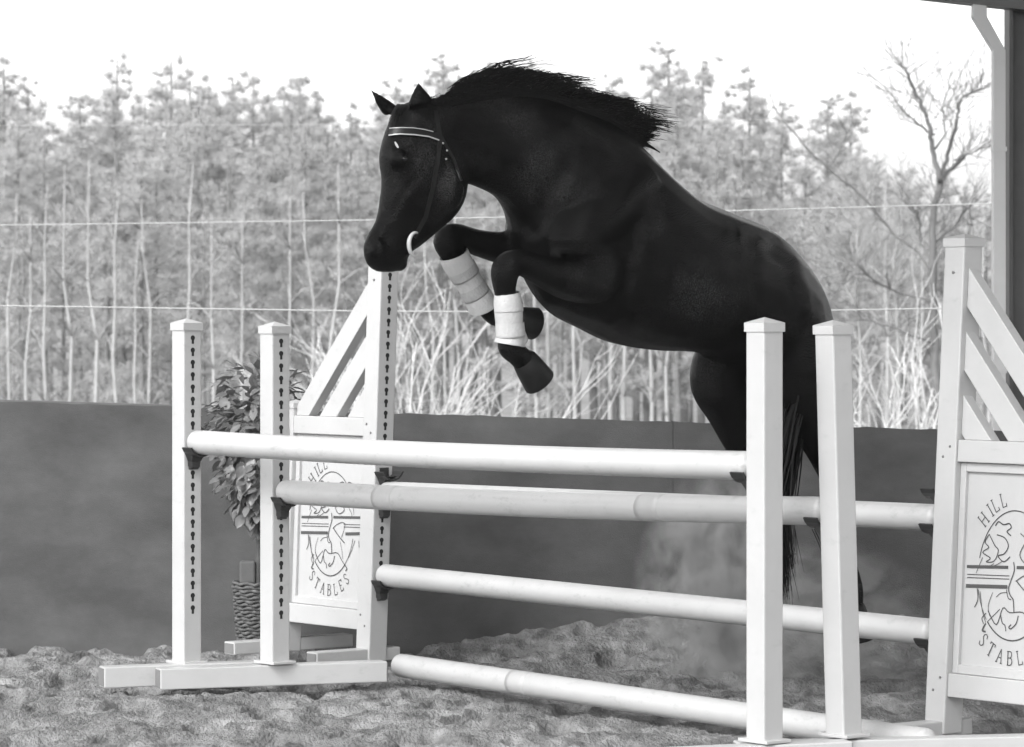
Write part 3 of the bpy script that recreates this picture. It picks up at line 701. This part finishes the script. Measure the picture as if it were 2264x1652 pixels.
# ------------------------------------------------------------------ topiary in a basket
def topiary():
    d = 17.1; c = px(566, 1410, d); th = empty('topiary', (c.x, c.y, 0.0), 'leafy potted topiary in a wicker basket between the left posts', 'potted plant')
    LEAF = mat('glossy_leaf', 0.17, 0.35, 6, 0.6, trans=0.15); WICK = mat('wicker', 0.085, 0.7, 30, 0.5)
    b = MB(); cc = px(572, 985, d); r0 = random.Random(3)
    for i in range(1150):
        while True:
            v = Vector((r0.uniform(-1, 1), r0.uniform(-1, 1), r0.uniform(-1, 1)))
            if 0.35 < v.length < 1: break
        if v.z < -.1: v.x *= 1 - .45 * abs(v.z)
        P = cc + Vector((v.x * .255, v.y * .25, v.z * .41)) + Vector((noise.noise(v * 2.5), 0, noise.noise(v * 2.5 + Vector((5, 5, 5))))) * .07
        o = Vector((v.x, v.y, v.z * .6 - .35 + r0.uniform(-.4, .4))).normalized() + Vector((r0.uniform(-.7, .7), r0.uniform(-.7, .7), r0.uniform(-.6, .5)))
        o.normalize(); s = o.cross(Vector((r0.uniform(-.4, .4), r0.uniform(-.4, .4), 1))).normalized(); nn = s.cross(o); L = r0.uniform(.05, .085); W = L * .30
        pts = []; prof = [(0, 0), (.25, .75), (.5, 1), (.78, .65), (1, 0)]
        vs = []
        for t, w_ in prof: 
            q = P + o * L * t - nn * L * .25 * t * t
            vs += [q - s * W * w_, q + nn * -.004, q + s * W * w_]
        fs = []
        for k in range(4): fs += [(3 * k, 3 * k + 1, 3 * k + 4, 3 * k + 3), (3 * k + 1, 3 * k + 2, 3 * k + 5, 3 * k + 4)]
        b.add(vs, fs, True)
    b.build('foliage', LEAF, th)
    b = MB(); b.tube([px(572, 1400, d), px(570, 1300, d), px(575, 1150, d), px(572, 950, d)], [.022, .018, .016, .012], 10); b.build('stem', mat('stem_bark', .07, .9, 20, .4), th)
    # basket: woven rings over a tapering tub
    b = MB(); base = px(566, 1412, d); H = .27
    for k in range(17):
        t = k / 16; z = base.z + H * t; rad = .085 + .022 * t; n = 40
        pts = [Vector((base.x + math.cos(2 * math.pi * j / n) * (rad + .006 * (1 if (j // 2 + k) % 2 else -1)), base.y + math.sin(2 * math.pi * j / n) * (rad + .006 * (1 if (j // 2 + k) % 2 else -1)), z + .004 * math.sin(j * 1.3 + k))) for j in range(n + 1)]
        b.tube(pts, .0085, 6, cap=False)
    b.build('basket', WICK, th)
    b = MB(); b.rings([[Vector((base.x + math.cos(2 * math.pi * j / 20) * r, base.y + math.sin(2 * math.pi * j / 20) * r, base.z + z)) for j in range(20)] for z, r in ((-.05, .078), (0, .08), (H * .9, .098))]); b.build('liner', mat('liner_dark', .03, .9), th, fix=True)
    b = MB(); q = px(548, 1265, d - .0); b.box(q + Vector((0, .0, 0)), (1, 0, 0), (0, 1, 0), (0, 0, 1), .038, .03, .055); b.build('foam_block', mat('foam_grey', .09, .9, 10, .2), th, bevel=.01)
topiary()

# ------------------------------------------------------------------ wires, gutter, downspout, column, added shade roof
WIRE = mat('white_wire', 0.42, 0.5)
def wire(pts, d, rad, label):
    P = [px(x, y, d) for x, y in pts]; o = MB(); Q = []
    for i in range(len(P) - 1):
        for k in range(6): Q.append(P[i].lerp(P[i + 1], k / 6))
    Q.append(P[-1]); o.tube(Q, rad, 6); tag(o.build('fence_wire', WIRE), label, 'wire', 'wires strung above the wall')
wire([(-500, 281), (0, 278), (400, 277), (850, 275), (1400, 266), (2000, 262), (2800, 262)], 22.5, .0015, 'thin pale wire, highest of the three above the wall')
wire([(-500, 503), (0, 498), (400, 493), (800, 487), (1100, 481), (1620, 466), (2200, 450), (2800, 436)], 22.5, .0034, 'thin white wire, middle of the three above the wall')
wire([(-500, 668), (0, 676), (400, 682), (800, 688), (1150, 690), (1850, 686), (2200, 680), (2800, 672)], 22.5, .0042, 'thick white wire, lowest of the three, just above the post tops')
DMET = mat('dark_metal', 0.10, 0.5, 2, 0.15); GMET = mat('grey_downspout', 0.55, 0.45, 3, 0.06); RUSTY = mat('column_paint', 0.09, 0.55, 2, 0.25)
d = 18.75
th = empty('roof_column', (px(2262, 700, d).x, d, 0), 'dark steel roof column at the right edge', 'column')
x0 = px(2226, 0, d).x; b = MB(); b.box((x0 + .11, d, 1.7), (1, 0, 0), (0, 1, 0), (0, 0, 1), .10, .012, 2.0); b.box((x0 + .009, d, 1.7), (1, 0, 0), (0, 1, 0), (0, 0, 1), .009, .10, 2.0); b.box((x0 + .211, d, 1.7), (1, 0, 0), (0, 1, 0), (0, 0, 1), .0095, .10, 2.0)
b.build('steel_section', RUSTY, th)
b = MB(); b.box((x0 + .11, d, .0), (1, 0, 0), (0, 1, 0), (0, 0, 1), .16, .15, .012); b.build('base_plate', DMET, th)
# downspout with elbow
th = empty('downspout', (px(2210, 700, d).x, d - .02, 0), 'grey downspout with an angled elbow beside the dark column', 'downspout')
b = MB(); yy = 18.62
def dsp(X, Y): return px(X, Y, yy)
path = [(2165, -30), (2165, 38), (2208, 112), (2209, 1200)]
rings = []
for i, (X, Y) in enumerate(path):
    c = dsp(X, Y); hw = .033 if i != 1 else .038
    rings.append([c + Vector((-hw, -.03, 0)), c + Vector((hw, -.03, 0)), c + Vector((hw, .05, 0)), c + Vector((-hw, .05, 0))])
b.rings(rings, smooth=False); b.build('pipe', GMET, th, bevel=.004, fix=True)
for Y in (330, 820): b = MB(); c = dsp(2209, Y); b.box(c + Vector((0.0, .01, 0)), (1, 0, 0), (0, 1, 0), (0, 0, 1), .037, .045, .012); b.build('bracket', GMET, th)
th = empty('gutter', tuple(px(2100, 0, d)), 'dark eave gutter crossing the top right corner', 'gutter')
b = MB(); P0, P1 = px(2300, 26, 18.60), px(1500, -63, 18.60); dd = (P1 - P0).normalized()
prof = [(-.02, .0), (-.02, .14), (.01, .14), (.01, .006), (.10, .006), (.10, .14), (.115, .14), (.115, 0)]
b.rings([[P + Vector((0, y, z)) for y, z in prof] for P in (P0, P1)], smooth=False); b.build('trough', DMET, th, fix=True)
ROOFM = mat('shade_roof_sheet', 0.35, 0.6, 2, 0.1)
def rz(x, y): return 3.52 + 0.115 * max(0, 2.4 - x) + 0.17 * (18.56 - y)
RXL = -1.2
b = MB(); b.rings([[(x, 18.56, rz(x, 18.56)), (x, 9, rz(x, 9)), (x, 9, rz(x, 9) + .05), (x, 18.56, rz(x, 18.56) + .05)] for x in (RXL, 2.4, 9)], smooth=False)
tag(b.build('roof', ROOFM, fix=True), 'unseen sheet roof added to shade the right side of the arena, ending at the dark gutter', 'roof')  # out of view, added to shade the wall and right-hand posts

# ------------------------------------------------------------------ woodland
NEEDLE = mat('pine_needles', 0.50, 0.7, 0.9, 0.35, trans=0.5, spec=0.2)
BARK = mat('pine_bark', 0.16, 0.9, 3, 0.4); PALEB = mat('pale_bark', 0.33, 0.8, 3, 0.25); WHITEB = mat('white_bark', 0.55, 0.8, 3, 0.2); GREYB = mat('grey_bark', 0.13, 0.85, 3, 0.3)
def pine_meshes(seed, bare=0.45, dens=1.0, wide=1.0):
    r0 = random.Random(seed); H = 10.0
    t = MB(); lean = r0.uniform(-.25, .25); pts = [Vector((lean * (k / 8) ** 2 + r0.uniform(-.03, .03), 0, H * k / 8)) for k in range(9)]
    t.tube(pts, [.11 * (1 - .9 * k / 8) + .012 for k in range(9)], 8)
    c = MB(); nb = int(46 * dens)
    for i in range(nb):
        f = bare + (1 - bare) * (i / nb) ** 0.85; z = H * f; L = wide * (2.0 * (1 - f) ** 0.65 * (1 - .35 * (f < bare + .1)) + .14) * r0.uniform(.4, 1.2)
        a = r0.uniform(0, 2 * math.pi); base = Vector((lean * f * f, 0, z)); dr = Vector((math.cos(a), math.sin(a), r0.uniform(.1, .8)))
        tip = base + dr * L; t.tube([base, base.lerp(tip, .5) + Vector((0, 0, -.05)), tip], [.024 * (1.1 - f) + .006, .010, .005], 4)
        for k in range(2 + int(L * 3.4)):
            s = r0.uniform(.4, 1.08); P = base.lerp(tip, s) + Vector((r0.gauss(0, .16), r0.gauss(0, .16), r0.gauss(0, .09) + .05))
            R_ = r0.uniform(.16, .36) * (1 if f < .93 else .7)
            for q in range(46):
                v = Vector((r0.gauss(0, 1), r0.gauss(0, 1), r0.gauss(.5, .75))).normalized(); o = v.cross(Vector((r0.uniform(-1, 1), r0.uniform(-1, 1), .3))).normalized() * r0.uniform(.007, .014)
                E = P + v * R_ * r0.uniform(.6, 1.1); c.add([P - o, P + o, E + o * .5, E - o * .5], [(0, 1, 2, 3)])
    return t.mesh('trunk', BARK), c.mesh('crown', NEEDLE)
PM = [pine_meshes(11, .30), pine_meshes(12, .42), pine_meshes(13, .25, 1.15, .9), pine_meshes(14, .5, .8), pine_meshes(15, .2, 1.2, 1.1), pine_meshes(16, .38, .62, .8)]
def ground_z(y): return -0.03 - 3.0 * min(1, max(0, (y - 19) / 55))
sky_prof = [(-60, 150), (0, 150), (60, 230), (110, 285), (155, 290), (190, 240), (262, 165), (320, 215), (372, 160), (425, 190), (500, 192), (560, 208), (620, 215), (680, 198), (750, 235), (800, 240),
            (860, 200), (930, 180), (990, 150), (1080, 150), (1180, 140), (1260, 190), (1350, 170), (1420, 235), (1470, 150), (1550, 130), (1600, 235), (1658, 165), (1725, 260), (1780, 275), (1835, 222), (1885, 250), (1940, 300), (2050, 330), (2130, 345), (2190, 330), (2330, 330)]
def skyl(X):
    for (a, ya), (b_, yb) in zip(sky_prof, sky_prof[1:]):
        if a <= X <= b_: return ya + (yb - ya) * (X - a) / (b_ - a)
    return 250
def place_tree(k, X, topY, d, wide, name, label, group, rz_=None, tm=None, cm=None):
    gz = ground_z(d); top = px(X, topY, d); Ht = top.z - gz
    th = empty(name, (top.x, d, gz), label, 'tree', group); th.rotation_euler.z = rnd.uniform(0, 6.28) if rz_ is None else rz_; sc = Ht / 10.0
    th.scale = (sc * wide, sc * wide, sc)
    for me, nm in zip(PM[k], ('trunk', 'crown')):
        o = bpy.data.objects.new(nm, me); COL.objects.link(o); o.parent = th
    return th
G = 'pines of the wood beyond the wall'
# skyline pines
SX = (8, 62, 190, 262, 318, 372, 420, 462, 515, 560, 622, 680, 712, 775, 865, 925, 985, 1070, 1180, 1260, 1355, 1440, 1478, 1550, 1600, 1658, 1725, 1830, 1880)
SLAB = ['tall pine cut by the left edge', 'pine sloping down from the left edge to the dip in the skyline', 'pine just right of the dip in the skyline', 'tallest pointed pine over the left part of the wood', 'rounded pine just right of the tallest pointed left pine',
 'dense skyline pine above the leftmost post', 'skyline pine to the right above the leftmost post', 'thin topped skyline pine between the two keyhole posts', 'skyline pine a little left above the second keyhole post', 'low skyline pine left above the topiary', 'skyline pine straight above the second keyhole post',
 'wispy skyline pine right above the second keyhole post', 'small skyline pine left of the flat stretch before the horse', 'low flat skyline pine well left of the horse ears', 'skyline pine just left of the farther horse ear', 'skyline pine behind the nearer horse ear', 'skyline pine rising behind the poll of the horse',
 'skyline pine behind the front of the mane', 'skyline pine behind the highest mane tuft', 'skyline pine behind the back half of the mane', 'skyline pine over the rear end of the mane', 'skyline pine in the dip right of the mane', 'dark skyline pine above the withers', 'tallest skyline pine, above the horse back', 'skyline pine in the notch right of the tallest one',
 'narrow pointed skyline pine left above the nearest post', 'low pine right above the nearest post', 'rounded skyline pine above the leaning post', 'last skyline pine before the bare grey tree']
SKYL = dict(zip(SX, [l if len(l.split()) >= 4 else l for l in SLAB]))
ROWN = ('farthest', 'middle distance', 'nearer', 'front row')
def zone(X):
    if X < 390: return 'left of the leftmost post'
    if X < 620: return 'between the two keyhole posts'
    if X < 850: return 'between second keyhole post and horse head'
    if X < 1250: return 'behind the horse neck and forelegs'
    if X < 1650: return 'behind the horse back and belly'
    if X < 1890: return 'behind the rump and leaning post'
    return 'right of the leaning post'
for X in (8, 62, 190, 262, 318, 372, 420, 462, 515, 560, 622, 680, 712, 775, 865, 925, 985, 1070, 1180, 1260, 1355, 1440, 1478, 1550, 1600, 1658, 1725, 1830, 1880):
    place_tree(rnd.choice((0, 1, 2, 4, 5)), X, skyl(X) - rnd.uniform(-14, 34), rnd.uniform(112, 124), rnd.uniform(.8, 1.0), 'pine_tree', SKYL[X], G)
# body of the wood
n = 0
for row, (dd_, lo, hi) in enumerate(((134, 15, 60), (104, 30, 110), (96, 70, 190), (88, 150, 330))):
    X = -60
    while X < 2330:
        sp = (54, 74, 92, 130)[row] * (1.0 if X < 1500 else 1.25); X += sp * rnd.uniform(.6, 1.4)
        if row == 0 and 1700 < X < 1800: continue
        place_tree(rnd.randrange(6), X, skyl(X) + rnd.uniform(lo, hi) + (25 if X > 1700 else 0), dd_ + rnd.uniform(-4, 4), rnd.uniform(.85, 1.2), 'pine_tree', 'hazy %s pine of the wood %s' % (ROWN[row], zone(X)), 'pines, %s, %s' % (ROWN[row], zone(X)))
# pale slender stems
def stem_mesh(seed):
    r0 = random.Random(seed); t = MB(); pts = [Vector((r0.uniform(-.025, .025) * k, 0, 5.0 * k / 6)) for k in range(7)]; t.tube(pts, [.045 * (1 - .85 * k / 6) for k in range(7)], 7)
    c = MB()
    for i in range(9):
        f = r0.uniform(.3, 1); a = r0.uniform(0, 6.28); b0 = pts[int(f * 6)] if f < 1 else pts[6]
        L = r0.uniform(.2, .6); v = Vector((math.cos(a), math.sin(a), r0.uniform(.5, 1.4))).normalized(); q = b0 + v * L
        c.tube([b0, b0.lerp(q, .5) + Vector((0, 0, .05)), q], [.016, .010, .004], 4)
        for j in range(3): e = b0.lerp(q, r0.uniform(.3, .9)); c.tube([e, e + Vector((r0.uniform(-.3, .3), r0.uniform(-.3, .3), r0.uniform(.1, .4)))], [.007, .003], 3)
    return t.mesh('trunk', PALEB), c.mesh('branches', PALEB)
SM = [stem_mesh(s) for s in (1, 2, 3)]
for X in [20, 62, 100, 150, 205, 255, 300, 330, 420, 470, 535, 640, 690, 740, 955, 985, 1010, 1185, 1212, 1270, 1350, 1380, 1440, 1480, 1960, 2040, 2130, 2180]:
    d = rnd.uniform(78, 84); gz = ground_z(d); top = px(X, rnd.uniform(330, 560), d)
    th = empty('slender_tree', (top.x, d, gz), 'pale slender bare stem at the front of the wood', 'tree', 'pale slender stems ' + zone(X)); th['label'] = 'pale slender stem at the front of the wood ' + zone(X); th.rotation_euler.z = rnd.uniform(0, 6.28)
    s = (top.z - gz) / 5; th.scale = (s, s, s)
    for me, nm in zip(SM[rnd.randrange(3)], ('trunk', 'branches')): o = bpy.data.objects.new(nm, me); COL.objects.link(o); o.parent = th
# branching trees and bushes
def grow(mb, P, v, L, r, depth, r0, spread=.5, upw=.1, kids=(2, 3)):
    n = 4; pts = [P]; q = P.copy(); vv = v.copy()
    for k in range(n):
        vv = (vv + Vector((r0.gauss(0, .12), r0.gauss(0, .12), r0.gauss(0, .1) + upw * .2))).normalized(); q = q + vv * L / n; pts.append(q.copy())
    mb.tube(pts, [r * (1 - .35 * k / n) for k in range(n + 1)], 6 if depth > 2 else 4, cap=False)
    if depth == 0: return
    for i in range(r0.randint(*kids)):
        b0 = pts[r0.choice((1, 2, 3, 4, 4))]; w_ = (vv + Vector((r0.uniform(-1, 1), r0.uniform(-1, 1), r0.uniform(-.6, .8))) * spread).normalized()
        grow(mb, b0, w_, L * r0.uniform(.62, .85), r * r0.uniform(.5, .66), depth - 1, r0, spread, upw, kids)
def bush(X, Ytop, d, label, seed, stems=9, m=None, spr=1.1, rad=.018):
    m = m or WHITEB; rad *= 1.35
    gz = ground_z(d); c = px(X, 900, d); Ht = px(X, Ytop, d).z - gz; r0 = random.Random(seed)
    th = empty('bare_bush', (c.x, d, gz), label, 'bush', 'bare bushes beyond the wall'); b = MB()
    for i in range(stems):
        a = r0.uniform(0, 6.28); v = Vector((math.cos(a) * spr * r0.uniform(.1, 1), math.sin(a) * .5, 1)).normalized()
        grow(b, Vector((c.x + r0.uniform(-.08, .08), d, gz)), v, Ht * .46, rad * r0.uniform(.6, 1.1), 3, r0, .62, .0, (2, 4))
    b.build('branches', m, th)
bush(950, 590, 44, 'pale bare bush fanning up beside the left wing under the horse', 4, 6, rad=.026)
bush(1060, 740, 47, 'small pale bare bush below the folded forelegs', 9, 4, rad=.02)
bush(740, 730, 50, 'pale twiggy bush seen past the slats of the left wing', 14, 4)
bush(1945, 670, 40, 'pale bare bush between the leaning post and the right wing', 5, 6, rad=.026)
bush(2050, 760, 42, 'low pale bush against the right wing post', 6, 5, rad=.022)
def traced(name, label, d, limbs, m, seed, twigs=1.0):
    r0 = random.Random(seed); b = MB(); c = limbs[0][0][0]; root = px(c[0], c[1], d); th = empty(name, (root.x, d, ground_z(d)), label, 'tree')
    gz = ground_z(d); tw = MB()
    for i, (pl, r_a, r_b) in enumerate(limbs):
        P = [px(x, y, d) + Vector((0, r0.uniform(-.25, .25) * (1 if k else 0), 0)) for k, (x, y) in enumerate(pl)]
        if i == 0: P = [Vector((P[0].x, d, gz))] + P
        Pc = cat([[p] for p in P], 5); Pc = [p[0] + Vector((r0.gauss(0, .012), 0, r0.gauss(0, .012))) for p in Pc]; n = len(Pc)
        b.tube(Pc, [.62 * (r_a + (r_b - r_a) * k / (n - 1)) for k in range(n)], 8)
        for k in range(n // 3, n):
            for rep_ in range(int(twigs + r0.random() * .7)):
                dr = (Pc[k] - Pc[k - 1]).normalized(); v = (dr + Vector((r0.uniform(-1, 1), r0.uniform(-.6, .6), r0.uniform(-.5, .9)))).normalized()
                grow(tw, Pc[k], v, r0.uniform(.25, .65), .008, 2, r0, .8)
    b.build('trunk', m, th); tw.build('twigs', m, th)
traced('bare_tree', 'bare grey tree with forked limbs reaching the sky left of the downspout', 56, [
    ([(2075, 1000), (2066, 760), (2060, 600), (2066, 470), (2078, 400)], .12, .08),
    ([(2078, 400), (2060, 330), (2050, 270), (2030, 210), (2000, 160), (1985, 140)], .075, .018), ([(2064, 300), (2040, 280), (1990, 240), (1950, 190)], .04, .012),
    ([(2078, 400), (2110, 370), (2135, 345)], .06, .045), ([(2080, 395), (2100, 340), (2112, 270), (2120, 225), (2150, 205), (2178, 190)], .06, .014),
    ([(2110, 355), (2150, 335), (2190, 325)], .03, .012), ([(2066, 330), (2084, 300), (2086, 240), (2100, 170)], .03, .010),
    ([(2062, 560), (2040, 540), (2036, 490), (2020, 470)], .045, .015), ([(2064, 665), (2000, 650), (1950, 630), (1900, 605), (1870, 600)], .035, .012),
    ([(2072, 760), (2010, 740), (1960, 720), (1900, 700)], .03, .012), ([(2064, 540), (2110, 500), (2140, 460), (2150, 500)], .035, .012)], GREYB, 3, 1.6)
traced('leaning_tree', 'thin dark tree leaning to the left behind the horse rump', 60, [([(2060, 640), (1980, 520), (1900, 430), (1800, 345), (1730, 270), (1712, 235)], .04, .016), ([(1830, 370), (1860, 330), (1870, 290)], .025, .01)], GREYB, 6, .8)
traced('twiggy_tree', 'pale tangled bare tree behind the horse rump', 64, [([(1900, 1000), (1905, 760), (1890, 620), (1900, 500), (1930, 400)], .06, .02), ([(1900, 700), (1850, 600), (1820, 520)], .03, .01), ([(1895, 620), (1950, 540), (2000, 480)], .03, .01), ([(1903, 760), (1960, 660), (2010, 600)], .03, .01)], PALEB, 8, 3)
traced('twiggy_tree', 'pale tangled bare tree under the taller bare grey tree', 66, [([(1990, 1000), (1985, 720), (1975, 600), (1990, 480), (2010, 400)], .06, .02), ([(1985, 700), (2050, 600), (2150, 540)], .03, .01), ([(1980, 640), (1930, 540), (1880, 500)], .03, .01), ([(1985, 600), (2060, 500), (2170, 420)], .03, .01)], PALEB, 18, 3)

# ------------------------------------------------------------------ dust
def dust(name, X, Y, d, sx, sy, sz, dens, seed, label):
    m = bpy.data.materials.new(name + '_mat'); m.use_nodes = True; n = m.node_tree; n.nodes.remove(n.nodes['Principled BSDF'])
    pv = n.nodes.new('ShaderNodeVolumePrincipled'); pv.inputs['Color'].default_value = (.8, .8, .8, 1); n.links.new(pv.outputs[0], n.nodes['Material Output'].inputs['Volume'])
    tc = n.nodes.new('ShaderNodeTexCoord'); t = n.nodes.new('ShaderNodeTexNoise'); t.inputs['Scale'].default_value = 3.2; t.inputs['Detail'].default_value = 5; t.inputs['Distortion'].default_value = 1.0
    ad = n.nodes.new('ShaderNodeVectorMath'); ad.operation = 'ADD'; ad.inputs[1].default_value = (seed, seed, 0)
    n.links.new(tc.outputs['Object'], ad.inputs[0]); n.links.new(ad.outputs[0], t.inputs[0])
    r = n.nodes.new('ShaderNodeMapRange'); r.inputs[1].default_value = .47; r.inputs[2].default_value = .64; r.inputs[3].default_value = 0; r.inputs[4].default_value = dens
    n.links.new(t.outputs[0], r.inputs[0])
    ln = n.nodes.new('ShaderNodeVectorMath'); ln.operation = 'LENGTH'; n.links.new(tc.outputs['Object'], ln.inputs[0])
    f = n.nodes.new('ShaderNodeMapRange'); f.inputs[1].default_value = .05; f.inputs[2].default_value = .98; f.inputs[3].default_value = 1; f.inputs[4].default_value = 0; n.links.new(ln.outputs['Value'], f.inputs[0])
    mu = n.nodes.new('ShaderNodeMath'); mu.operation = 'MULTIPLY'; n.links.new(r.outputs[0], mu.inputs[0]); n.links.new(f.outputs[0], mu.inputs[1]); n.links.new(mu.outputs[0], pv.inputs['Density'])
    bm = bmesh.new(); bmesh.ops.create_icosphere(bm, subdivisions=3, radius=1); me = bpy.data.meshes.new(name); bm.to_mesh(me); bm.free(); me.materials.append(m)
    o = bpy.data.objects.new(name, me); COL.objects.link(o); o.location = px(X, Y, d); o.scale = (sx, sy, sz); tag(o, label, 'dust', kind='stuff')
dust('dust_cloud', 1590, 1320, 16.2, .42, .3, .62, 24, 3, 'pale dust cloud kicked up behind the rails left of the nearest post')
dust('dust_cloud', 1790, 1400, 15.9, .66, .35, .46, 11, 7, 'low pale dust cloud under the horse between the right posts')

# ------------------------------------------------------------------ haze
HZ = 0.0004
m = bpy.data.materials.new('haze_air'); m.use_nodes = True; n = m.node_tree; n.nodes.remove(n.nodes['Principled BSDF'])
pv = n.nodes.new('ShaderNodeVolumePrincipled'); pv.inputs['Color'].default_value = (.95, .95, .95, 1); pv.inputs['Density'].default_value = HZ
n.links.new(pv.outputs[0], n.nodes['Material Output'].inputs['Volume'])
b = MB(); b.box((0, 1540, 5.5), (1, 0, 0), (0, 1, 0), (0, 0, 1), 1620, 2000, 10.0)
tag(b.build('haze', m, fix=True), kind='stuff')
